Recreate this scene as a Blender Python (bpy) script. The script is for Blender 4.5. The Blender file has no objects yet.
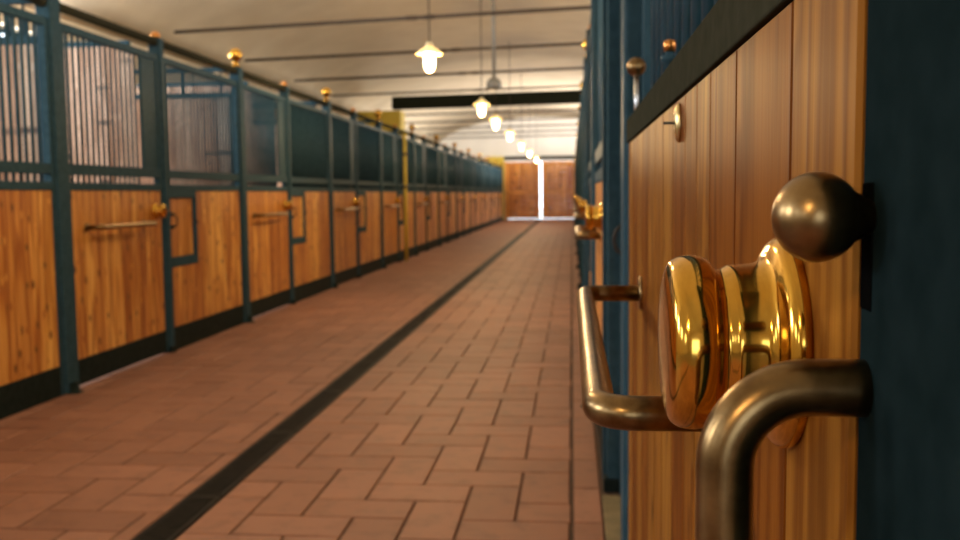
import bpy, bmesh, math, random
from mathutils import Vector, Matrix
random.seed(7)
scene = bpy.context.scene
COL = scene.collection
PI = math.pi

# ------------------------------------------------------------------ materials
def new_mat(name):
    m = bpy.data.materials.new(name); m.use_nodes = True
    nt = m.node_tree; nt.nodes.clear()
    out = nt.nodes.new('ShaderNodeOutputMaterial')
    b = nt.nodes.new('ShaderNodeBsdfPrincipled')
    nt.links.new(b.outputs[0], out.inputs[0])
    return m, nt, b

def N(nt, t, **kw):
    n = nt.nodes.new(t)
    for k, v in kw.items():
        if k.startswith('i_'):
            key = k[2:]
            n.inputs[int(key) if key.isdigit() else key.replace('_', ' ')].default_value = v
        else: setattr(n, k, v)
    return n

def ramp(nt, stops, fac):
    r = nt.nodes.new('ShaderNodeValToRGB')
    els = r.color_ramp.elements
    els[0].position, els[0].color = stops[0][0], (*stops[0][1], 1)
    els[1].position, els[1].color = stops[-1][0], (*stops[-1][1], 1)
    for p, c in stops[1:-1]:
        e = els.new(p); e.color = (*c, 1)
    nt.links.new(fac, r.inputs[0])
    return r.outputs[0]

def mixc(nt, fac, a, b, mode='MIX'):
    m = nt.nodes.new('ShaderNodeMix'); m.data_type = 'RGBA'; m.blend_type = mode
    for sock, v in ((m.inputs[0], fac), (m.inputs[6], a), (m.inputs[7], b)):
        if isinstance(v, (int, float)): sock.default_value = v
        elif isinstance(v, tuple): sock.default_value = (*v, 1)
        else: nt.links.new(v, sock)
    return m.outputs[2]

def wood_mat(name, dark, mid, light, knots=1.0, rough=.32, scale=1.0, coat=.3, spec=.5, rings=26, fine=1.0):
    m, nt, b = new_mat(name)
    L = nt.links.new
    tc = N(nt, 'ShaderNodeTexCoord'); at = N(nt, 'ShaderNodeAttribute', attribute_name='rnd')
    sh = N(nt, 'ShaderNodeVectorMath', operation='SCALE'); sh.inputs[0].default_value = (3.7, 5.3, 41.0)
    L(at.outputs['Fac'], sh.inputs['Scale'])
    ad = N(nt, 'ShaderNodeVectorMath', operation='ADD'); L(tc.outputs['Object'], ad.inputs[0]); L(sh.outputs[0], ad.inputs[1])
    mp = N(nt, 'ShaderNodeMapping'); mp.inputs['Scale'].default_value = (9*scale, 9*scale, .75*scale); L(ad.outputs[0], mp.inputs[0])
    # knots
    sx = N(nt, 'ShaderNodeSeparateXYZ'); L(ad.outputs[0], sx.inputs[0])
    cx_ = N(nt, 'ShaderNodeCombineXYZ'); L(sx.outputs['Y'], cx_.inputs['X']); L(sx.outputs['Z'], cx_.inputs['Y'])
    kp = N(nt, 'ShaderNodeMapping'); kp.inputs['Scale'].default_value = (8.5*scale, 5.0*scale, 1); L(cx_.outputs[0], kp.inputs[0])
    vo = N(nt, 'ShaderNodeTexVoronoi', feature='F1', voronoi_dimensions='2D'); vo.inputs['Scale'].default_value = 1.0; L(kp.outputs[0], vo.inputs['Vector'])
    kn = N(nt, 'ShaderNodeMapRange'); kn.inputs[1].default_value = .05; kn.inputs[2].default_value = .17; kn.inputs[3].default_value = 1; kn.inputs[4].default_value = 0
    L(vo.outputs['Distance'], kn.inputs[0])
    sepc = N(nt, 'ShaderNodeSeparateColor'); L(vo.outputs['Color'], sepc.inputs[0])
    gate = N(nt, 'ShaderNodeMath', operation='GREATER_THAN'); gate.inputs[1].default_value = 1 - .34*knots; L(sepc.outputs[0], gate.inputs[0])
    km = N(nt, 'ShaderNodeMath', operation='MULTIPLY'); L(kn.outputs[0], km.inputs[0]); L(gate.outputs[0], km.inputs[1])
    # growth-ring bands
    no = N(nt, 'ShaderNodeTexNoise'); no.inputs['Scale'].default_value = 1.0; no.inputs['Detail'].default_value = 3; no.inputs['Distortion'].default_value = .35
    L(mp.outputs[0], no.inputs['Vector'])
    mu = N(nt, 'ShaderNodeMath', operation='MULTIPLY'); mu.inputs[1].default_value = rings; L(no.outputs[0], mu.inputs[0])
    a2 = N(nt, 'ShaderNodeMath', operation='MULTIPLY_ADD'); a2.inputs[1].default_value = 2.5; L(kn.outputs[0], a2.inputs[0]); L(mu.outputs[0], a2.inputs[2])
    si = N(nt, 'ShaderNodeMath', operation='SINE'); L(a2.outputs[0], si.inputs[0])
    s2 = N(nt, 'ShaderNodeMath', operation='MULTIPLY_ADD'); s2.inputs[1].default_value = .5; s2.inputs[2].default_value = .5; L(si.outputs[0], s2.inputs[0])
    fm = N(nt, 'ShaderNodeMapping'); fm.inputs['Scale'].default_value = (160*scale*fine, 160*scale*fine, 4*scale); L(ad.outputs[0], fm.inputs[0])
    fn = N(nt, 'ShaderNodeTexNoise'); fn.inputs['Scale'].default_value = 1; fn.inputs['Detail'].default_value = 2; L(fm.outputs[0], fn.inputs['Vector'])
    s3 = N(nt, 'ShaderNodeMath', operation='MULTIPLY_ADD'); s3.inputs[1].default_value = .55; L(s2.outputs[0], s3.inputs[0])
    s4 = N(nt, 'ShaderNodeMath', operation='MULTIPLY'); s4.inputs[1].default_value = .55; L(fn.outputs[0], s4.inputs[0]); L(s4.outputs[0], s3.inputs[2])
    col = ramp(nt, [(.08, light), (.5, mid), (.95, dark)], s3.outputs[0])
    # board to board tone
    tone = ramp(nt, [(0, (.66, .46, .34)), (.3, (.90, .80, .68)), (.6, (1.0, 1.0, 1.0)), (1, (1.22, 1.38, 1.45))], at.outputs['Fac'])
    col = mixc(nt, .85, col, tone, 'MULTIPLY')
    col = mixc(nt, km.outputs[0], col, tuple(c*.32 for c in dark))
    L(col, b.inputs['Base Color'])
    b.inputs['Roughness'].default_value = rough
    b.inputs['Specular IOR Level'].default_value = spec
    b.inputs['Coat Weight'].default_value = coat; b.inputs['Coat Roughness'].default_value = .22
    bp = N(nt, 'ShaderNodeBump'); bp.inputs['Strength'].default_value = .12; bp.inputs['Distance'].default_value = .002
    L(s3.outputs[0], bp.inputs['Height']); L(bp.outputs[0], b.inputs['Normal'])
    return m

def noisy_mat(name, c1, c2, scale, rough, metal=0., bump=0., bdist=.002, detail=4, spec=None, coat=0., stretch=None, lo=.3, hi=.7):
    m, nt, b = new_mat(name); L = nt.links.new
    tc = N(nt, 'ShaderNodeTexCoord')
    no = N(nt, 'ShaderNodeTexNoise'); no.inputs['Scale'].default_value = scale; no.inputs['Detail'].default_value = detail
    if stretch:
        mp = N(nt, 'ShaderNodeMapping'); mp.inputs['Scale'].default_value = stretch; L(tc.outputs['Object'], mp.inputs[0]); L(mp.outputs[0], no.inputs['Vector'])
    else: L(tc.outputs['Object'], no.inputs['Vector'])
    L(ramp(nt, [(lo, c1), (hi, c2)], no.outputs[0]), b.inputs['Base Color'])
    b.inputs['Roughness'].default_value = rough; b.inputs['Metallic'].default_value = metal
    if spec is not None: b.inputs['Specular IOR Level'].default_value = spec
    if coat: b.inputs['Coat Weight'].default_value = coat; b.inputs['Coat Roughness'].default_value = .1
    if bump:
        bp = N(nt, 'ShaderNodeBump'); bp.inputs['Strength'].default_value = bump; bp.inputs['Distance'].default_value = bdist
        L(no.outputs[0], bp.inputs['Height']); L(bp.outputs[0], b.inputs['Normal'])
    return m

M = {}
M['pine'] = wood_mat('lacquered pine', (.34, .10, .013), (.63, .285, .052), (.90, .53, .15), knots=1.7, rough=.4, coat=.15)
M['door_pine'] = wood_mat('lacquered pine door', (.115, .034, .005), (.20, .073, .010), (.28, .115, .017), knots=.25, rough=.42, coat=0, spec=.03, rings=48, fine=1.7)
M['raw_board'] = wood_mat('partition boards', (.40, .22, .13), (.58, .37, .25), (.72, .50, .37), rough=.6, coat=0)
M['barn_wood'] = wood_mat('barn door boards', (.36, .12, .022), (.66, .26, .045), (.80, .38, .08), rough=.5, scale=.6, coat=.1)
M['paint'] = noisy_mat('dark teal paint', (.026, .058, .080), (.036, .078, .106), 30, .45, bump=.05, spec=.015)
M['bar_paint'] = noisy_mat('olive black rail paint', (.032, .032, .021), (.042, .041, .028), 40, .6, spec=.0)
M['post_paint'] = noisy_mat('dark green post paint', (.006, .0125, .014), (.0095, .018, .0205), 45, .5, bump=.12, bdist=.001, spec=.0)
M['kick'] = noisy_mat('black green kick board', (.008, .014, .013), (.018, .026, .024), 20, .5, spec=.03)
M['dark'] = noisy_mat('black iron', (.008, .008, .008), (.02, .019, .017), 60, .6)
M['slot'] = noisy_mat('slot black', (.002, .002, .002), (.003, .003, .003), 20, .95, spec=0.)  # black for the shade inside the latch opening
M['bar_gloss'] = noisy_mat('glossy teal bar paint', (.012, .046, .070), (.019, .064, .094), 30, .3, spec=.5)
M['brass'] = noisy_mat('polished brass', (.66, .35, .05), (.78, .46, .085), 24, .13, metal=1.)
M['old_brass'] = noisy_mat('aged bronze brass', (.135, .08, .032), (.31, .20, .088), 55, .30, metal=1., bump=.05, bdist=.0006)
M['copper'] = noisy_mat('copper cap', (.55, .22, .06), (.68, .31, .09), 40, .3, metal=1.)
M['plaster'] = noisy_mat('cream plaster', (.66, .56, .40), (.76, .66, .49), 1.3, .9, bump=.15, bdist=.01)
M['white_plaster'] = noisy_mat('white plaster', (.78, .75, .68), (.86, .83, .77), 1.3, .9)
M['yellow'] = noisy_mat('yellow wall paint', (.60, .44, .05), (.70, .53, .08), 5, .7)
M['rod'] = noisy_mat('rusty brown iron', (.05, .034, .022), (.085, .06, .04), 30, .6, metal=.3)
M['beam'] = noisy_mat('green black beam paint', (.014, .018, .012), (.026, .03, .02), 14, .6, spec=.05)
M['grout'] = noisy_mat('dark joint sand', (.045, .024, .016), (.08, .043, .028), 30, .9)
M['concrete'] = noisy_mat('pale concrete', (.15, .12, .06), (.24, .19, .10), 14, .85, bump=.2)
M['slab'] = noisy_mat('stall floor concrete', (.16, .12, .085), (.22, .17, .12), 6, .9)
M['grate'] = noisy_mat('black cast iron', (.010, .0095, .0085), (.024, .021, .018), 35, .6, spec=.1)
M['gravel'] = noisy_mat('pale yard gravel', (.72, .70, .66), (.85, .83, .80), 8, .9)
M['conduit'] = noisy_mat('grey metal conduit', (.24, .23, .20), (.32, .31, .27), 30, .5, metal=.4)
M['enamel'] = noisy_mat('cream enamel', (.75, .62, .34), (.82, .70, .42), 20, .35)
M['plate'] = noisy_mat('worn pale brass', (.62, .47, .22), (.75, .60, .32), 90, .25, metal=1.)
M['steel'] = noisy_mat('bright steel', (.50, .52, .55), (.65, .67, .70), 30, .25, metal=1.)

def terracotta():
    m, nt, b = new_mat('terracotta paver'); L = nt.links.new
    at = N(nt, 'ShaderNodeAttribute', attribute_name='rnd'); tc = N(nt, 'ShaderNodeTexCoord')
    no = N(nt, 'ShaderNodeTexNoise'); no.inputs['Scale'].default_value = 9; no.inputs['Detail'].default_value = 6; no.inputs['Roughness'].default_value = .65
    L(tc.outputs['Object'], no.inputs['Vector'])
    n2 = N(nt, 'ShaderNodeTexNoise'); n2.inputs['Scale'].default_value = 1.1; n2.inputs['Detail'].default_value = 2; L(tc.outputs['Object'], n2.inputs['Vector'])
    base = ramp(nt, [(0, (.235, .100, .059)), (.5, (.272, .119, .072)), (1, (.305, .137, .085))], at.outputs['Fac'])
    st = ramp(nt, [(.30, (.62, .56, .52)), (.5, (1, 1, 1)), (.72, (1.12, 1.15, 1.18))], no.outputs[0])
    c = mixc(nt, .8, base, st, 'MULTIPLY')
    s2 = ramp(nt, [(.35, (.86, .86, .86)), (.65, (1.05, 1.05, 1.05))], n2.outputs[0])
    c = mixc(nt, .7, c, s2, 'MULTIPLY')
    L(c, b.inputs['Base Color'])
    rr = N(nt, 'ShaderNodeMapRange'); rr.inputs[3].default_value = .48; rr.inputs[4].default_value = .72; L(no.outputs[0], rr.inputs[0]); L(rr.outputs[0], b.inputs['Roughness'])
    bp = N(nt, 'ShaderNodeBump'); bp.inputs['Strength'].default_value = .15; bp.inputs['Distance'].default_value = .004
    L(no.outputs[0], bp.inputs['Height']); L(bp.outputs[0], b.inputs['Normal'])
    return m
M['tile'] = terracotta()

def glow(name, col, strength):
    m, nt, b = new_mat(name)
    b.inputs['Base Color'].default_value = (*col, 1)
    b.inputs['Emission Color'].default_value = (*col, 1); b.inputs['Emission Strength'].default_value = strength
    return m
M['shade_glow'] = glow('glowing cream glass shade', (1.0, .74, .30), .9)
M['bulb'] = glow('lit opal glass', (1.0, .80, .42), 13)
mg, ntg, bg = new_mat('window glass')
bg.inputs['Base Color'].default_value = (.9, .95, 1, 1); bg.inputs['Transmission Weight'].default_value = 1; bg.inputs['Roughness'].default_value = 0; bg.inputs['IOR'].default_value = 1.02
M['glass'] = mg

# ------------------------------------------------------------------ mesh builder
class MB:
    def __init__(s):
        s.bm = bmesh.new(); s.lay = s.bm.faces.layers.float.new('rnd')
    def _mark(s, faces, r, smooth=False):
        for f in faces: f[s.lay] = r; f.smooth = smooth
    def box(s, x0, x1, y0, y1, z0, z1, bev=0., r=None, seg=2):
        r = random.random() if r is None else r
        d = bmesh.ops.create_cube(s.bm, size=1.0)
        vs = d['verts']
        for v in vs:
            v.co = Vector(((x0+x1)/2 + v.co.x*(x1-x0), (y0+y1)/2 + v.co.y*(y1-y0), (z0+z1)/2 + v.co.z*(z1-z0)))
        fs = set(f for v in vs for f in v.link_faces)
        s._mark(fs, r)
        if bev:
            es = list(set(e for v in vs for e in v.link_edges))
            res = bmesh.ops.bevel(s.bm, geom=es, offset=bev, segments=seg, profile=.5, affect='EDGES', clamp_overlap=True)
            s._mark(res['faces'], r)
        return s
    def lathe(s, prof, origin, axis='z', n=24, r=0.5, smooth=True):
        # prof = [(radius, along)]; axis 'z','x','-x','y'
        rings = []
        o = Vector(origin)
        def P(rad, a, t):
            c, q = math.cos(t)*rad, math.sin(t)*rad
            if axis == 'z': return o + Vector((c, q, a))
            if axis == 'x': return o + Vector((a, c, q))
            if axis == '-x': return o + Vector((-a, q, c))
            return o + Vector((q, a, c))
        for rad, a in prof:
            if rad < 1e-6: rings.append([s.bm.verts.new(P(0, a, 0))])
            else: rings.append([s.bm.verts.new(P(rad, a, 2*PI*k/n)) for k in range(n)])
        fs = []
        for A, B in zip(rings, rings[1:]):
            for k in range(n):
                k2 = (k+1) % n
                if len(A) == 1 and len(B) == 1: continue
                if len(A) == 1: vs = [A[0], B[k2], B[k]]
                elif len(B) == 1: vs = [A[k], A[k2], B[0]]
                else: vs = [A[k], A[k2], B[k2], B[k]]
                fs.append(s.bm.faces.new(vs))
        for R_ in (rings[0], rings[-1]):
            if len(R_) > 1: fs.append(s.bm.faces.new(R_))
        s._mark(fs, r, smooth)
        return s
    def tube(s, pts, rad, n=12, r=.5, cap=True):
        pts = [Vector(p) for p in pts]
        rings = []; up = None
        for i, p in enumerate(pts):
            t = ((pts[min(i+1, len(pts)-1)] - p).normalized() + (p - pts[max(i-1, 0)]).normalized()).normalized() if 0 < i < len(pts)-1 else (pts[min(i+1, len(pts)-1)] - pts[max(i-1, 0)]).normalized()
            if up is None:
                up = Vector((0, 0, 1)) if abs(t.z) < .9 else Vector((1, 0, 0))
            up = (up - t*up.dot(t)).normalized(); sd = t.cross(up)
            rings.append([s.bm.verts.new(p + (up*math.cos(2*PI*k/n) + sd*math.sin(2*PI*k/n))*rad) for k in range(n)])
        fs = []
        for A, B in zip(rings, rings[1:]):
            for k in range(n): fs.append(s.bm.faces.new([A[k], A[(k+1) % n], B[(k+1) % n], B[k]]))
        s._mark(fs, r, True)
        if cap: s._mark([s.bm.faces.new(rings[0]), s.bm.faces.new(rings[-1])], r)
        return s
    def ball(s, c, rad, n=24, r=.5, squash=1.0):
        prof = [(math.sin(PI*k/14)*rad, -math.cos(PI*k/14)*rad*squash) for k in range(15)]
        prof[0] = (0, -rad*squash); prof[-1] = (0, rad*squash)
        return s.lathe(prof, c, 'z', n, r)
    def poly(s, pts, r=.5):
        f = s.bm.faces.new([s.bm.verts.new(p) for p in pts]); f[s.lay] = r
        return f
    def mesh(s, name):
        bmesh.ops.recalc_face_normals(s.bm, faces=s.bm.faces)
        me = bpy.data.meshes.new(name); s.bm.to_mesh(me); s.bm.free(); return me
    def build(s, name, mat, parent=None, loc=None):
        me = s.mesh(name); me.materials.append(mat)
        o = bpy.data.objects.new(name, me); COL.objects.link(o)
        if parent: o.parent = parent
        if loc: o.location = loc
        return o

def bend(a, b, c, rad, k=8):
    """points of a rounded corner a-b-c"""
    a, b, c = Vector(a), Vector(b), Vector(c)
    u, v = (a-b).normalized(), (c-b).normalized()
    p0, p1 = b+u*rad, b+v*rad
    ctr = b + (u+v)*rad
    out = []
    for i in range(k+1):
        t = i/k*PI/2
        out.append(ctr - v*rad*math.cos(t) - u*rad*math.sin(t))
    return out

def empty(name, loc=(0, 0, 0), rz=0):
    o = bpy.data.objects.new(name, None); COL.objects.link(o)
    o.location = loc; o.rotation_euler = (0, 0, rz); o.empty_display_size = .1
    return o
def tag(o, label, cat, group=None):
    o['label'] = label; o['category'] = cat
    if group: o['group'] = group
    return o
def struct(o, label=None):
    o['kind'] = 'structure'
    if label: o['label'] = label
    return o
def copy_tree(o, parent=None):
    c = o.copy(); COL.objects.link(c)
    if parent: c.parent = parent
    for ch in list(o.children): copy_tree(ch, c)
    return c

ORD = ['first', 'second', 'third', 'fourth', 'fifth', 'sixth', 'seventh', 'eighth', 'ninth', 'tenth', 'eleventh', 'twelfth', 'thirteenth', 'fourteenth', 'fifteenth']

# ------------------------------------------------------------------ dimensions (metres); x right, y down the aisle, z up
EYE = 1.2
XL = -3.08            # wood face of the row across the drain
XR = .127             # wood face of the near row
Y_END = 43.75
WL, WR, Y_BACK = -6.3, 3.3, -9.0
POSTS_L = [2.25, 5.37, 8.51, 11.72, 14.9, 18.1, 21.4, 24.75, 28.1, 31.4, 34.7, 38.05, 41.35]
POSTS_R = [2.21, 5.16, 8.45, 11.6, 14.75, 18.0, 21.3, 24.6, 27.9, 31.2, 34.5, 37.8, 41.1]

# ------------------------------------------------------------------ stall kit: local u=+Y along the row, +X out to the aisle
def boards(mb, y0, y1, z0, z1, x0, x1, w=.125, bev=.004, seams=None):
    if seams is None:
        n = max(1, round((y1-y0)/w)); seams = [y0+(y1-y0)*k/n for k in range(n+1)]
    for a, b in zip(seams, seams[1:]):
        mb.box(x0, x1, a+.0006, b-.0006, z0, z1, bev, seg=1)
def bars(mb, y0, y1, z0, z1, x=-.02, pitch=.068, rad=.0112):
    n = max(1, round((y1-y0)/pitch))
    for k in range(1, n):
        y = y0+(y1-y0)*k/n
        mb.lathe([(rad, z0), (rad, z1)], (x, y, 0), 'z', 8)

def knob_profile():
    return [(0.0, 0.0), (.0610, 0.0), (.0624, .003), (.0618, .007), (.0590, .0105), (.0545, .0130), (.0505, .0150), (.0478, .0180), (.0466, .0225),
            (.0462, .0290), (.0460, .0345), (.0445, .0375), (.0432, .0400), (.0436, .0425), (.0462, .0448), (.0500, .0485), (.0518, .0540), (.0518, .0600), (.0502, .0655), (.0460, .0700), (.036, .0726), (.016, .0737), (0., .0740)]

def handle(parent, u0, u1, z, stand=.095, rad=.0175, n=14, name='pull_handle'):
    mb = MB()
    pts = [(0.004, u0, z)] + bend((0, u0, z), (stand, u0, z), (stand, u1, z), .028) + bend((stand, u0, z), (stand, u1, z), (0, u1, z), .028) + [(0.004, u1, z)]
    mb.tube(pts, rad, n)
    h = mb.build(name, M['old_brass'], parent)
    for u in (u0, u1):
        f = MB(); f.lathe([(0, .0), (.029, .0), (.029, .003), (.026, .006), (rad, .0065), (0, .0065)], (0, u, z), 'x', 20)
        f.build('flange', M['old_brass'], h)
    return h

DW = 1.42   # door leaf, local u .06 .. DW
def make_door(backed=False):
    t = empty('stall_door')
    w = MB(); boards(w, .11, DW-.045, .19, 1.25, -.03, 0); w.build('wood_panel', M['pine'], t)
    f = MB()
    f.box(-.035, .006, .062, .11, .03, 2.265, .004); f.box(-.035, .006, DW-.045, DW-.002, .03, 2.265, .004)
    f.box(-.035, .006, .11, DW-.045, 1.25, 1.30, .003); f.box(-.035, .006, .11, DW-.045, 1.345, 1.415, .003)
    f.box(-.035, .006, .11, DW-.045, 2.215, 2.265, .003)
    f.build('frame', M['paint'], t)
    k = MB(); k.box(-.035, .004, .11, DW-.045, .03, .19, .003); k.build('kick_board', M['kick'], t)
    g = MB(); bars(g, .11, 1.14, 1.30, 2.215); g.build('grille', M['paint'], t)
    p = MB(); p.box(-.028, -.004, 1.14, DW-.045, 1.415, 2.215, .003); p.build('lock_plate', M['paint'], t)
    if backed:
        q = MB(); q.box(-.062, -.040, .07, DW-.01, 1.26, 2.26, .002); q.build('backing_sheet', M['kick'], t)  # dark sheet added to black out the stall behind the bars
    handle(t, .29, 1.08, 1.015)
    kb = MB(); kb.lathe(knob_profile(), (0, 1.285, 1.10), 'x', 28); kb.build('door_knob', M['brass'], t)
    return t

def make_panel(P, backed=False):
    t = empty('stall_front_panel'); u0, u1 = 1.495, P-.062
    hx1 = 2.03
    w = MB(); boards(w, hx1, u1-.035, .19, 1.25, -.03, 0); boards(w, u0+.035, hx1, .19, .66, -.03, 0)
    w.build('wood_panel', M['pine'], t)
    f = MB()
    f.box(-.035, .006, u0, u0+.035, .0, 2.265, .004); f.box(-.035, .006, u1-.035, u1, .0, 2.265, .004)
    f.box(-.035, .006, u0+.035, u1-.035, 1.25, 1.30, .003); f.box(-.035, .006, u0+.035, u1-.035, 1.345, 1.410, .003)
    f.box(-.035, .006, u0+.035, u1-.035, 2.215, 2.265, .003)
    f.build('frame', M['paint'], t)
    k = MB(); k.box(-.035, .004, u0+.035, u1-.035, .0, .19, .003); k.build('kick_board', M['kick'], t)
    g = MB(); bars(g, u0+.035, u1-.035, 1.30, 2.215); g.build('grille', M['paint'], t)
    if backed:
        q = MB(); q.box(-.062, -.040, u0+.005, u1-.005, 1.26, 2.26, .002); q.build('backing_sheet', M['kick'], t)  # sheet added here too, so the stall behind reads dark
    h = MB(); boards(h, u0+.04, hx1-.045, .735, 1.195, -.03, -.012, .13); h = h.build('feed_hatch', M['pine'], t)
    hf = MB()
    hf.box(-.035, .008, u0+.036, hx1, .66, .735, .003); hf.box(-.035, .008, hx1-.042, hx1, .735, 1.25, .003); hf.box(-.035, .005, u0+.036, hx1-.042, 1.195, 1.25, .003)
    hf.build('hatch_frame', M['paint'], h)
    r = MB(); r.tube([(.004+.03*math.sin(a), u0+.085, 1.02+.05*math.cos(a)) for a in [PI*k/10 for k in range(11)]], .006, 8)
    r.lathe([(0, -.012), (.014, -.012), (.014, .008), (0, .008)], (.0, u0+.085, 1.07), 'x', 12); r.lathe([(0, -.012), (.014, -.012), (.014, .008), (0, .008)], (.0, u0+.085, .97), 'x', 12)
    r.build('hatch_pull', M['dark'], h)
    c = MB(); c.lathe([(0, -.02), (.013, -.02), (.013, .014), (0, .018)], (.008, hx1-.02, 1.0), 'x', 12); c.build('hatch_catch', M['dark'], h)
    return t

def make_post():
    t = empty('stall_post')
    p = MB(); p.box(-.075, .022, -.058, .058, .0, 2.40, .012, seg=3); p.build('post_tube', M['paint'], t)
    s = MB(); s.lathe([(0, 0), (.062, 0), (.062, .012), (.040, .02), (.036, .075), (0, .075)], (.022, 0, 0), 'z', 20); s.build('base_shoe', M['kick'], t)
    b = MB(); b.lathe([(0, 0), (.045, 0), (.045, .012), (.026, .022), (.020, .045), (.030, .052)] + [(.062*math.sin(a), .112-.062*math.cos(a)) for a in [.5+k*(PI-.5)/12 for k in range(12)]] + [(0, .174)], (-.027, 0, 2.40), 'z', 24)
    b.build('ball_finial', M['brass'], t)
    return t
def make_latch_post():
    t = empty('latch_post')
    p = MB(); p.box(-.075, .020, DW+.004, 1.488, 0, 2.392, .008); p.build('post_tube', M['paint'], t)
    s = MB(); s.box(-.085, .034, DW-.0, 1.492, 0, .06, .006); s.build('base_shoe', M['kick'], t)
    b = MB(); b.lathe([(0, 0), (.030, 0), (.034, .012), (.034, .03), (.022, .045), (0, .05)], (-.028, 1.455, 2.392), 'z', 16); b.build('post_cap', M['copper'], t)
    return t
def make_rail(P):
    t = MB(); t.tube([(-.027, .060, 2.362), (-.027, DW+.002, 2.362)], .029, 12); t.tube([(-.027, 1.490, 2.362), (-.027, P-.060, 2.362)], .029, 12)
    for u in (.085, DW-.03, 1.515, P-.085): t.lathe([(.029, -.02), (.038, -.018), (.038, .018), (.029, .02)], (-.027, u, 2.362), 'y', 14)
    return t

def make_partition():
    t = empty('stall_partition')
    def vb(x0, x1, z0, z1):
        mb = MB(); n = round((x1-x0)/.13)
        for k in range(n): mb.box(x0+(x1-x0)*k/n+.0005, x0+(x1-x0)*(k+1)/n-.0005, -.02, .02, z0, z1, .004, seg=1)
        return mb
    vb(-1.0, -.09, .02, 2.12).build('wood_panel', M['raw_board'], t)
    vb(-3.1, -1.0, .02, 2.62).build('wood_panel', M['raw_board'], t)
    f = MB(); f.box(-1.0, -.09, -.028, .028, 2.12, 2.17, .003); f.box(-3.1, -1.05, -.028, .028, 2.62, 2.67, .003)
    f.box(-1.0, -.09, -.02, .02, 2.36, 2.40, .003)
    f.build('frame', M['paint'], t)
    g = MB()
    for k in range(1, 10): g.lathe([(.008, 2.17), (.008, 2.36)], (-1.0+.091*k, 0, 0), 'z', 8)
    g.build('grille', M['paint'], t)
    return t

proto = {}
def use(key, fn, *a):
    if key not in proto:
        proto[key] = fn(*a); return proto[key]
    return copy_tree(proto[key])
rails = {}
def rail_at(P):
    k = round(P, 3)
    if k not in rails:
        rails[k] = make_rail(P).mesh('top_rail'); rails[k].materials.append(M['bar_paint'])
    o = bpy.data.objects.new('top_rail', rails[k]); COL.objects.link(o); return o

def place(o, x, y, rz):
    o.location = (x, y, 0); o.rotation_euler = (0, 0, rz); return o

FAR = 'row across the drain'
NEAR = 'row behind the bent tube'
# --- row across the drain
ends = POSTS_L[1:] + [44.3]
for i, y in enumerate(POSTS_L):
    last = i == len(POSTS_L)-1
    od = ORD[i-1] if i else 'first'
    P = (ends[i]-y) if not last else 3.2
    if i:
        tag(place(use('post', make_post), XL, y, 0), f'{od} ball-topped teal post along the {FAR}', 'post', 'ball-topped posts of the row across the drain')
        tag(place(use('part', make_partition), XL, y, 0), f'board partition behind the {od} ball-topped post of the {FAR}', 'partition', 'stall partitions of the row across the drain')
    else:
        tag(place(use('post', make_post), XL, y, 0), 'ball-topped teal post outside the picture edge, before the first one in view across the drain', 'post', 'ball-topped posts of the row across the drain')
        tag(place(use(('door', False), make_door), XL, y, 0), 'pine stall door outside the picture edge, before the first panel across the drain', 'stall door', 'stall doors of the row across the drain')
        tag(place(use('latch', make_latch_post), XL, y, 0), 'slim copper-capped post outside the picture edge, before the first panel across the drain', 'post', 'copper-capped posts of the row across the drain')
    if last: break
    if i:
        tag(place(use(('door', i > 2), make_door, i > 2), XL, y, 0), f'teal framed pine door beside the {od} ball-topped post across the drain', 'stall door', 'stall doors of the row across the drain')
        tag(place(use('latch', make_latch_post), XL, y, 0), f'slim copper-capped post between the {od} door and hatch across the drain', 'post', 'copper-capped posts of the row across the drain')
    pk = round(P, 2)
    lab = f'pine panel with corner hatch after the {od} door across the drain' if i else 'pine panel cut by the picture edge before the first post across the drain'
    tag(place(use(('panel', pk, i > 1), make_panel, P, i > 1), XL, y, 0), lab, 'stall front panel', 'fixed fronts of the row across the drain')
    if i or True:
        lab = f'round top rail from the {od} ball-topped post across the drain' if i else 'round top rail before the first ball-topped post across the drain'
        tag(place(rail_at(P), XL, y, 0), lab, 'rail', 'top rails of the row across the drain')

# --- near row: the same kit turned round (door of each bay lies on the camera side of its post)
def root_r(y): return (XR, y, PI)
for i, y in enumerate(POSTS_R):
    od = ORD[i]
    nxt = 'brass-knob door' if i == 0 else f'{ORD[i-1]} post'
    o = place(use('post', make_post), XR+(.012 if i == 0 else 0), y, PI)
    tag(o, f'{od} ball-topped teal post beyond the near brass-knob door', 'post', 'ball-topped posts of the near row')
    tag(place(use('part', make_partition), XR, y, PI), f'board partition behind the {od} post beyond the brass-knob door', 'partition', 'stall partitions of the near row')
    if i == 0: continue
    P = y - POSTS_R[i-1]
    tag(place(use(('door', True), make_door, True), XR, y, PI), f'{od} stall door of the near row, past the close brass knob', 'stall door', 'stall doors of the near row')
    tag(place(use('latch', make_latch_post), XR+(.03 if i == 1 else 0), y, PI), f'slim copper-capped post of the {od} bay in the near row', 'post', 'copper-capped posts of the near row')
    pk = round(P, 2)
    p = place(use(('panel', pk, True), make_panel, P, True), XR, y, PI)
    if i == 1: p.location.x = XR+.065
    tag(p, f'hatch panel of the {od} bay in the near row', 'stall front panel', 'fixed fronts of the near row')
    tag(place(rail_at(P), XR, y, PI), f'round top rail of the {od} bay in the near row', 'rail', 'top rails of the near row')

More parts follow.
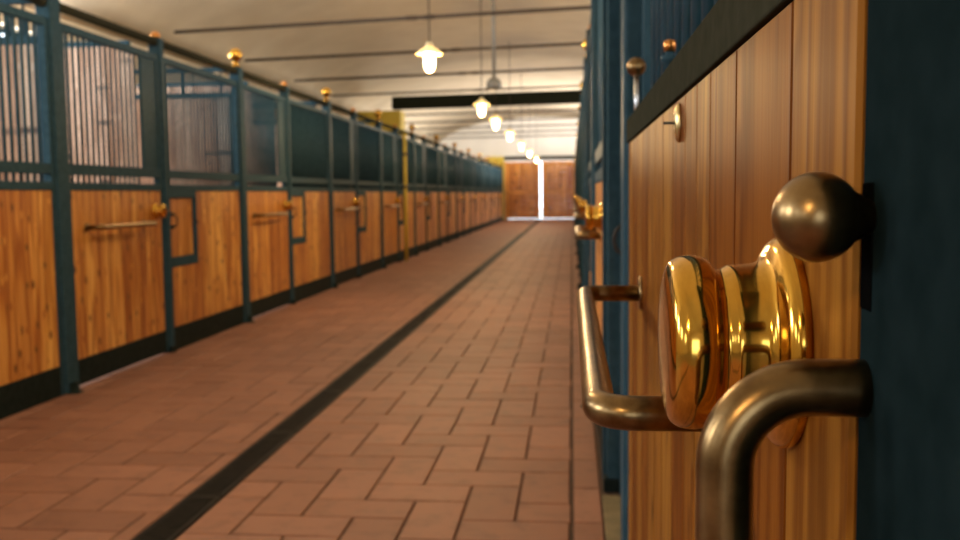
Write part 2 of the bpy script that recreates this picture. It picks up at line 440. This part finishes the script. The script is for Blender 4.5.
# ------------------------------------------------------------------ the close door with the big brass knob
cd = empty('stall_door', (XR, .43, 0))
tag(cd, 'close pine stall door carrying the big polished brass knob and pull bar', 'stall door')
w = MB(); boards(w, .006, 1.68, .19, 1.311, 0, .035, bev=.0025, seams=[.0045, .132, .316, .452, .545, .642, .77, .90, 1.02, 1.15, 1.28, 1.41, 1.54, 1.68])
w.build('wood_panel', M['door_pine'], cd)
b = MB(); b.box(-.004, .070, .004, 1.72, 1.311, 1.362, .002); b.build('door_rail', M['bar_paint'], cd)
f = MB(); f.box(-.002, .045, 1.681, 1.716, .03, 1.311, .002); f.box(.030, .07, 1.67, 1.716, 1.362, 2.265, .003); f.box(.030, .07, .004, .04, 1.362, 2.265, .003); f.box(.030, .07, .04, 1.67, 2.215, 2.265, .003)
f.box(-.002, .045, .005, 1.681, .03, .19, .002)
f.build('frame', M['paint'], cd)
g = MB(); bars(g, .04, 1.67, 1.362, 2.215, x=.050, pitch=.11, rad=.0125); g.build('grille', M['bar_gloss'], cd)
def flip_handle(parent, u0, u1, z, stand, rad):
    mb = MB()
    pts = [(-.004, u0, z)] + bend((0, u0, z), (-stand, u0, z), (-stand, u1, z), .030, 12) + bend((-stand, u0, z), (-stand, u1, z), (0, u1, z), .030, 12) + [(-.004, u1, z)]
    mb.tube(pts, rad, 28)
    h = mb.build('pull_handle', M['old_brass'], parent)
    for u in (u0, u1):
        fl = MB(); fl.lathe([(0, .0), (.031, .0), (.031, .003), (.028, .0055), (rad, .006), (0, .006)], (0, u, z), '-x', 32); fl.build('flange', M['old_brass'], h)
flip_handle(cd, .352, 1.30, 1.014, .104, .0148)
def smooth_profile(p, sub=4):
    out = []
    for i in range(len(p)-1):
        p0, p1, p2, p3 = p[max(i-1, 0)], p[i], p[i+1], p[min(i+2, len(p)-1)]
        for k in range(sub):
            t = k/sub
            q = [.5*(2*b_+(c_-a_)*t+(2*a_-5*b_+4*c_-d_)*t*t+(3*b_-a_-3*c_+d_)*t**3) for a_, b_, c_, d_ in zip(p0, p1, p2, p3)]
            out.append((max(q[0], 0), q[1]))
    return out+[p[-1]]
kb = MB(); kb.lathe([(0, 0)]+smooth_profile(knob_profile()[1:-1])+[(0, .0740)], (0, .132, 1.1105), '-x', 96); kb.build('door_knob', M['brass'], cd)
pl = MB(); pl.lathe([(0, 0), (.0088, 0), (.0088, .002), (.0080, .0045), (.006, .0062), (.003, .007), (0, .0072)], (0, 0, 0), '-x', 24)
for v in pl.bm.verts: v.co.z *= 2.6
for v in pl.bm.verts: v.co.y *= 1.4
plo = pl.build('keyhole_plate', M['plate'], cd, (0, .695, 1.281))
pn = MB(); pn.lathe([(0, -.002), (.0016, -.002), (.0016, .019), (0, .0195)], (0, 0, 0), '-x', 10); pn.build('keyhole_pin', M['dark'], plo)
db = MB(); db.lathe([(.005, 1.330), (.005, 1.452)], (.010, 1.60, 0), 'z', 14); db = db.build('drop_bolt', M['steel'], cd)
bl = MB(); bl.ball((.010, 1.60, 1.466), .0205); bl.build('bolt_ball', M['old_brass'], db)
bc = MB(); bc.lathe([(.006, 1.33), (.006, 1.378), (.013, 1.380), (.013, 1.388), (.006, 1.390), (.006, 1.394)], (.014, .955, .008), 'z', 16); bc = bc.build('drop_bolt', M['paint'], cd)
bl = MB(); bl.lathe([(0, 1.394), (.008, 1.394), (.0095, 1.402), (.0085, 1.409), (0, 1.412)], (.014, .955, .008), 'z', 20); bl.build('bolt_cap', M['copper'], bc)

# ------------------------------------------------------------------ the close post with its ball latch and bent tube
cp = empty('latch_post', (XR, .4325, 0))
tag(cp, 'close dark post carrying the bronze ball latch and the bent tube', 'post')
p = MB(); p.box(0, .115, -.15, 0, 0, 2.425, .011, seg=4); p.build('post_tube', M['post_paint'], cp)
s = MB(); s.box(-.0006, .02, -.0240, -.0095, 1.148, 1.203, .0003, seg=1); s.build('latch_slot', M['slot'], cp)  # flat black plate, the dark of a recess put into its colour
b = MB()
b.lathe([(0, -.001), (.0075, -.001), (.0075, .0025), (.0095, .004)] + [(.0195*math.sin(a), .0225-.0185*math.cos(a)) for a in [.62+k*(PI-.62)/22 for k in range(22)]] + [(0, .041)], (0, -.0200, 1.1885), '-x', 56)
b.build('ball_latch', M['old_brass'], cp)
tb = MB()
ty, tz, ts = -.0165, 1.1135, -.0595
pts = [(.004, ty, tz), (-.006, ty, tz)] + bend((0, ty, tz), (ts, ty, tz), (ts, ty, .6), .036, 14) + bend((ts, ty, 1.1), (ts, ty, .62), (0, ty, .62), .034, 14) + [(.004, ty, .62)]
tb.tube(pts, .0126, 32); tb.build('bent_tube', M['old_brass'], cp)

# ------------------------------------------------------------------ floor
def herringbone():
    U = .2; mb = MB(); ox, oy = -.410-2*U, 3.700-U
    joint, top, ch = .0042, .0105, .0035
    regs = [(-3.16, -1.535), (-1.385, -.004)]
    ylo, yhi = -2.0, Y_END-.05
    def tile(x0, x1, y0, y1):
        y0, y1 = max(y0, ylo), min(y1, yhi)
        if y1-y0 < .02: return
        for a, b_ in regs:
            p, q = max(x0, a), min(x1, b_)
            if q-p < .02: continue
            put(p, q, y0, y1)
    def put(x0, x1, y0, y1):
        x0 += joint; x1 -= joint; y0 += joint; y1 -= joint
        r = random.random(); h = top+random.uniform(-.0008, .0008)
        o = [mb.bm.verts.new(c) for c in ((x0, y0, 0), (x1, y0, 0), (x1, y1, 0), (x0, y1, 0))]
        m_ = [mb.bm.verts.new(c) for c in ((x0, y0, h-ch), (x1, y0, h-ch), (x1, y1, h-ch), (x0, y1, h-ch))]
        t = [mb.bm.verts.new(c) for c in ((x0+ch, y0+ch, h), (x1-ch, y0+ch, h), (x1-ch, y1-ch, h), (x0+ch, y1-ch, h))]
        fs = [mb.bm.faces.new(t)]
        for k in range(4):
            k2 = (k+1) % 4
            fs.append(mb.bm.faces.new([o[k], o[k2], m_[k2], m_[k]])); fs.append(mb.bm.faces.new([m_[k], m_[k2], t[k2], t[k]]))
        for f_ in fs: f_[mb.lay] = r
    for c in range(-130, 260):
        for d in range(-140, 140):
            i, j = c + 4*d, c
            x, y = ox+i*U, oy+j*U
            if x > .3 or x < -4.2 or y < -3 or y > 45: continue
            tile(x, x+2*U, y, y+U); tile(x+2*U, x+3*U, y-U, y+U)
    y = -1.9
    while y < yhi-.4:
        put(.0, .112, y, y+.4); y += .4
    return mb
fl = MB(); fl.box(WL, WR, Y_BACK, Y_END, -.2, 0, r=.5); fl = struct(fl.build('floor', M['slab']))
gb = MB(); gb.box(-3.2, .188, -2.05, Y_END-.03, .0, .0045, r=.5); struct(gb.build('floor_joint_bed', M['grout'], fl))
struct(herringbone().build('floor_pavers', M['tile'], fl))
# trench drain along the aisle
dr = empty('trench_drain', (-1.46, 0, 0)); tag(dr, 'long black slotted drain running down the brick aisle floor', 'drain')
g = MB(); ribs = MB()
y = -1.5; k = 0
while y < Y_END-.1:
    y1 = min(y+1.0, Y_END-.06)
    g.box(-.0715, -.052, y+.003, y1-.003, .0045, .0125, .0015, seg=1, r=.3); g.box(.052, .0715, y+.003, y1-.003, .0045, .0125, .0015, seg=1, r=.3)
    g.box(-.052, .052, y+.003, y+.02, .0045, .0118, r=.9); g.box(-.052, .052, y1-.02, y1-.003, .0045, .0118, r=.9)
    if y < 14:
        q = y+.032
        while q < y1-.03:
            g.box(-.052, .052, q, q+.012, .0045, .0112, r=.5); q += .024
    else: g.box(-.052, .052, y+.02, y1-.02, .0045, .0105, r=.5)
    y += 1.0
g.build('grating', M['grate'], dr)
c_ = MB(); c_.box(-.0735, .0735, -1.5, Y_END-.06, .0046, .0052, r=.2); c_.build('channel', M['dark'], dr)
kerb = MB(); kerb.box(.114, .186, 2.30, 3.60, .0046, .016, .003); tag(kerb.build('kerb_stone', M['concrete']), 'pale yellowish kerb stone at the foot of the near row', 'kerb')

# ------------------------------------------------------------------ building shell
T = .35
def vault_z(x):
    c, hw = (WL+WR)/2, (WR-WL)/2
    return 3.30+1.45*math.sqrt(max(0, 1-((x-c)/(hw*1.004))**2))
cm = MB(); n = 40; S = [WL+(WR-WL)*k/n for k in range(n+1)]
pr = [(x, vault_z(x)) for x in S]
lo0 = [cm.bm.verts.new((x, Y_BACK-.3, z)) for x, z in pr]; lo1 = [cm.bm.verts.new((x, Y_END+.3, z)) for x, z in pr]
hi0 = [cm.bm.verts.new((x, Y_BACK-.3, 5.3)) for x, z in pr]; hi1 = [cm.bm.verts.new((x, Y_END+.3, 5.3)) for x, z in pr]
for k in range(n):
    cm.bm.faces.new([lo0[k], lo0[k+1], lo1[k+1], lo1[k]]).smooth = True
    cm.bm.faces.new([hi0[k], hi0[k+1], hi1[k+1], hi1[k]])
    cm.bm.faces.new([lo0[k], lo0[k+1], hi0[k+1], hi0[k]]); cm.bm.faces.new([lo1[k], lo1[k+1], hi1[k+1], hi1[k]])
for k in (0, n): cm.bm.faces.new([lo0[k], lo1[k], hi1[k], hi0[k]])
struct(cm.build('ceiling', M['plaster']))

def side_wall(name, x0, x1, wins):
    mb = MB(); z0, z1 = 1.95, 3.15
    ys = [Y_BACK-.3]
    mb.box(x0, x1, Y_BACK-.3, Y_END+.3, -.2, z0, r=.5); mb.box(x0, x1, Y_BACK-.3, Y_END+.3, z1, 4.2, r=.5)
    cur = Y_BACK-.3
    for a, b_ in wins:
        mb.box(x0, x1, cur, a, z0, z1, r=.5); cur = b_
    mb.box(x0, x1, cur, Y_END+.3, z0, z1, r=.5)
    return struct(mb.build(name, M['plaster'])), z0, z1
WIN_L = [(y+1.0, y+2.3) for y in [-6.9, -3.8, -.8]+POSTS_L[:3]]
WIN_R = [(y-2.4, y-1.1) for y in [-4.0, -.9]+POSTS_R]  # unseen openings, added to bring daylight to the aisle and far end
wl, wz0, wz1 = side_wall('wall_left', WL-T, WL, WIN_L)
wr, _, _ = side_wall('wall_right', WR, WR+T, WIN_R)
wn = 0
for wins, xx in ((WIN_L, WL-.2), (WIN_R, WR+.2)):
    for a, b_ in wins:
        wn += 1
        mb = MB()
        mb.box(xx-.03, xx+.03, a, a+.05, wz0, wz1); mb.box(xx-.03, xx+.03, b_-.05, b_, wz0, wz1)
        mb.box(xx-.03, xx+.03, a+.05, b_-.05, wz0, wz0+.05); mb.box(xx-.03, xx+.03, a+.05, b_-.05, wz1-.05, wz1)
        mb.box(xx-.015, xx+.015, (a+b_)/2-.015, (a+b_)/2+.015, wz0+.05, wz1-.05); mb.box(xx-.015, xx+.015, a+.05, b_-.05, (wz0+wz1)/2-.015, (wz0+wz1)/2+.015)
        wo = struct(mb.build(f'window_{wn}', M['paint']))  # unseen frame around an opening filled by a daylight area light
# end walls: the gateway at the far end is closed by two sliding leaves; the unseen one behind the camera is added, open for fill light
def end_wall(name, y0, y1, gx0, gx1, gz, mat):
    mb = MB(); mb.box(WL, gx0, y0, y1, -.2, 5.0, r=.5); mb.box(gx1, WR, y0, y1, -.2, 5.0, r=.5); mb.box(gx0, gx1, y0, y1, gz, 5.0, r=.5)
    return struct(mb.build(name, mat))
end_wall('wall_far', Y_END, Y_END+T, -3.02, .10, 2.70, M['white_plaster'])
end_wall('wall_behind', Y_BACK-T, Y_BACK, -3.1, .2, 3.0, M['plaster'])
yd = MB(); yd.box(-25, 25, Y_END+T+.01, Y_END+40, -.25, -.2, r=.5); yd.box(-25, 25, Y_BACK-40, Y_BACK-T-.01, -.25, -.2, r=.5); struct(yd.build('ground', M['gravel']))
lt = MB(); lt.box(-3.15, .22, Y_END-.16, Y_END-.002, 2.78, 2.93, .006); struct(lt.build('beam_far', M['beam']))
def barn_leaf(nm, x0, x1, label):
    t = empty(nm, (x0, Y_END-.05, 0)); struct(t, label)
    wd = x1-x0
    mb = MB(); k = max(1, round((wd-.24)/.16))
    for i in range(k): mb.box(.12+(wd-.24)*i/k+.001, .12+(wd-.24)*(i+1)/k-.001, -.02, .02, .20, 2.55, .004, seg=1)
    mb.build('board_panel', M['barn_wood'], t)
    fr = MB(); fr.box(0, .12, -.035, .035, .035, 2.68, .004); fr.box(wd-.12, wd, -.035, .035, .035, 2.68, .004)
    fr.box(.12, wd-.12, -.035, .035, 2.55, 2.68, .004); fr.box(.12, wd-.12, -.045, .035, 1.18, 1.32, .004); fr.box(.12, wd-.12, -.035, .035, .035, .20, .004)
    fr.build('frame', M['barn_wood'], t)
    return t
barn_leaf('door_1', -3.12, -1.502, 'brown boarded barn door leaf on the drain side of the bright slit')
barn_leaf('door_2', -1.385, .16, 'brown boarded barn door leaf beyond the bright slit, near row side')

# cross beam and yellow piers
SK = -.15   # the ties cross the aisle slightly askew
def skew_box(mb, x0, x1, yc, w_, z0, z1):
    mb.box(x0, x1, -w_/2, w_/2, z0, z1, .004)
    return mb
bm_ = MB(); bm_.box(-4.98, 2.75, -.14, .14, 3.56, 3.90, .01); bo = struct(bm_.build('beam_cross', M['beam'])); bo.location = (0, 25.0, 0); bo.rotation_euler.z = math.atan(SK)
pc = MB(); pc.box(-5.85, -4.66, 25.35, 26.05, 0, 3.50, .01); struct(pc.build('pillar_yellow', M['yellow']))
pc = MB(); pc.box(-3.85, -3.16, 43.30, 43.72, 0, 2.92, .01); struct(pc.build('pillar_far', M['yellow']))
yp = empty('yellow_pole', (XL+.09, 16.62, 0)); tag(yp, 'thin yellow pole standing against a post across the drain', 'pole')
q = MB(); q.lathe([(0, .0), (.032, 0), (.032, 2.30), (0, 2.31)], (0, 0, 0), 'z', 14); q.build('pole_shaft', M['yellow'], yp)
q = MB()
for z in (1.32, 1.9): q.lathe([(.032, z), (.042, z+.005), (.042, z+.045), (.032, z+.05)], (0, 0, 0), 'z', 14)
q.build('pole_collar', M['rod'], yp)

# tie rods
RODZ = 3.70
rod_y = [9.9, 12.95, 16.0, 19.1, 22.25, 28.4, 31.5, 34.6, 37.7, 40.8]
for i, y in enumerate(rod_y):
    t = empty('tie_rod', (0, y, RODZ), math.atan(SK))
    m1 = MB(); m1.tube([(-6.06, 0, 0), (3.06, 0, 0)], .026, 10); m1.build('rod', M['rod'], t)
    m2 = MB(); m2.lathe([(.018, -.24), (.034, -.20), (.034, -.06), (.022, -.04), (.022, .04), (.034, .06), (.034, .20), (.018, .24)], (-2.15, 0, 0), 'x', 12); m2.build('turnbuckle', M['rod'], t)
    where = f'{ORD[i]} iron tie rod from the camera under the vault' if y < 25 else f'{ORD[i-5]} iron tie rod beyond the dark cross beam'
    tag(t, where, 'tie rod', 'iron tie rods under the vault')

# pendant lamps
def make_lamp():
    t = empty('pendant_lamp')
    c = MB(); c.lathe([(0, .10), (.03, .10), (.038, .075), (.03, .03), (0, .03)], (0, 0, 0), 'z', 20); c.build('lamp_cap', M['enamel'], t)
    s = MB(); s.lathe([(.028, .06), (.055, .045), (.10, .015), (.135, -.015), (.137, -.022), (.130, -.020), (.097, .006), (.05, .035), (.028, .04)], (0, 0, 0), 'z', 32); s.build('lamp_shade', M['shade_glow'], t)
    g = MB(); g.lathe([(0, .03), (.045, .02), (.050, -.01), (.056, -.05), (.058, -.11), (.052, -.155), (.038, -.185), (.018, -.20), (0, -.204)], (0, 0, 0), 'z', 24); g.build('glass_jar', M['bulb'], t)
    return t
lamp_pos = [(-1.54, 2.66), (4.04, 2.66), (9.62, 2.66), (15.2, 2.66), (18.0, 2.64), (22.1, 2.64), (27.2, 2.66), (32.4, 2.66), (38.5, 2.66)]
XLAMP = -1.455
proto_lamp = make_lamp()
for i, (y, z) in enumerate(lamp_pos):
    t = proto_lamp if i == 0 else copy_tree(proto_lamp)
    t.location = (XLAMP, y, z)
    tag(t, ['lit pendant lamp hanging behind the camera', 'lit pendant lamp hanging above the picture, before the nearest one in view', 'nearest lit pendant lamp, largest of the hanging line', 'second lit pendant lamp, just before the dark cross beam', 'third lit pendant lamp in the hanging line', 'fourth lit pendant lamp in the hanging line', 'fifth lit pendant lamp in the hanging line', 'sixth lit pendant lamp in the hanging line', 'last lit pendant lamp, above the far barn doors'][i], 'lamp', 'lit pendant lamps over the aisle')
    c = MB(); top = vault_z(XLAMP)-z+.02
    c.lathe([(.007, .09), (.007, top)], (0, 0, 0), 'z', 8); c.build('cord', M['rod'], t)
    ld = bpy.data.lights.new('lamp_bulb', 'POINT'); ld.energy = 62 if y < 5 else (90 if y < 10 else 48); ld.color = (1, .68, .34); ld.shadow_soft_size = .08
    lo = bpy.data.objects.new('lamp_bulb', ld); COL.objects.link(lo); lo.location = (XLAMP, y, z-.32)
cd2 = empty('hanging_conduit', (-1.17, 14.2, 2.9)); tag(cd2, 'grey conduit with a bell end hanging beside the second pendant lamp', 'conduit')
q = MB(); q.lathe([(.022, .03), (.022, vault_z(-1.17)-2.9+.02)], (0, 0, 0), 'z', 12); q.build('conduit_pipe', M['conduit'], cd2)
q = MB(); q.lathe([(0, .06), (.03, .06), (.09, .02), (.12, -.05), (.11, -.11), (.06, -.14), (0, -.14)], (0, 0, 0), 'z', 20); q.build('bell_end', M['conduit'], cd2)

# ------------------------------------------------------------------ sky and fill daylight at unseen openings
w = bpy.data.worlds.new('sky'); scene.world = w; w.use_nodes = True
bgn = w.node_tree.nodes['Background']; bgn.inputs[0].default_value = (.80, .90, 1.0, 1); bgn.inputs[1].default_value = 4.0
def area(name, loc, rot, sx, sy, e, col):
    d = bpy.data.lights.new(name, 'AREA'); d.shape = 'RECTANGLE'; d.size = sx; d.size_y = sy; d.energy = e; d.color = col
    o = bpy.data.objects.new(name, d); COL.objects.link(o); o.location = loc; o.rotation_euler = rot
    return o
DAY = (1.0, .95, .87)
for a, b_ in WIN_L: area('window_daylight', (WL-.05, (a+b_)/2, (wz0+wz1)/2), (0, -PI/2, 0), 1.1, 1.2, (150 if a > 6 else 105) if a > 0 else 14, (.92, .96, 1.0))  # area lights stand in for daylight at the unseen openings
for a, b_ in WIN_R: area('window_daylight', (WR+.05, (a+b_)/2, (wz0+wz1)/2), (0, PI/2, 0), 1.1, 1.2, 34 if a < 29 else 520, DAY if a < 29 else (1.0, .97, .93))  # added fill, much stronger towards the far end
area('gateway_daylight', (-1.45, Y_BACK+.1, 1.5), (PI/2, 0, PI), 3.1, 2.9, 35, DAY)  # fill light added behind the camera, in an unseen gateway

# ------------------------------------------------------------------ camera
cam = bpy.data.cameras.new('camera'); co = bpy.data.objects.new('camera', cam); COL.objects.link(co)
cam.sensor_width = 36; cam.lens = 930/960*36; cam.clip_start = .02; cam.clip_end = 200
def camera_rows(vp, roll, f):
    d = Vector(((vp[0]-480)/f, (vp[1]-270)/f, 1)).normalized()
    p2 = Vector(((vp[0]+1000-480)/f, (vp[1]-roll*1000-270)/f, 1))
    dn = d.cross(p2).normalized()
    if dn.y < 0: dn = -dn
    r = dn.cross(d)
    if r.x < 0: r = -r
    return r, d, -dn
r_, d_, u_ = camera_rows((572, 193), .011, 930)
# columns: world coordinates of the camera's right, up and back
R = Matrix(((r_.x, -r_.y, -r_.z), (d_.x, -d_.y, -d_.z), (u_.x, -u_.y, -u_.z)))
co.matrix_world = Matrix.Translation((0, 0, EYE)) @ R.to_4x4()
cam.dof.use_dof = True; cam.dof.focus_distance = .60; cam.dof.aperture_fstop = 11.0
scene.camera = co
vs = scene.view_settings; vs.view_transform = 'Standard'; vs.look = 'None'; vs.gamma = 1; vs.use_curve_mapping = False; vs.exposure = 0.12
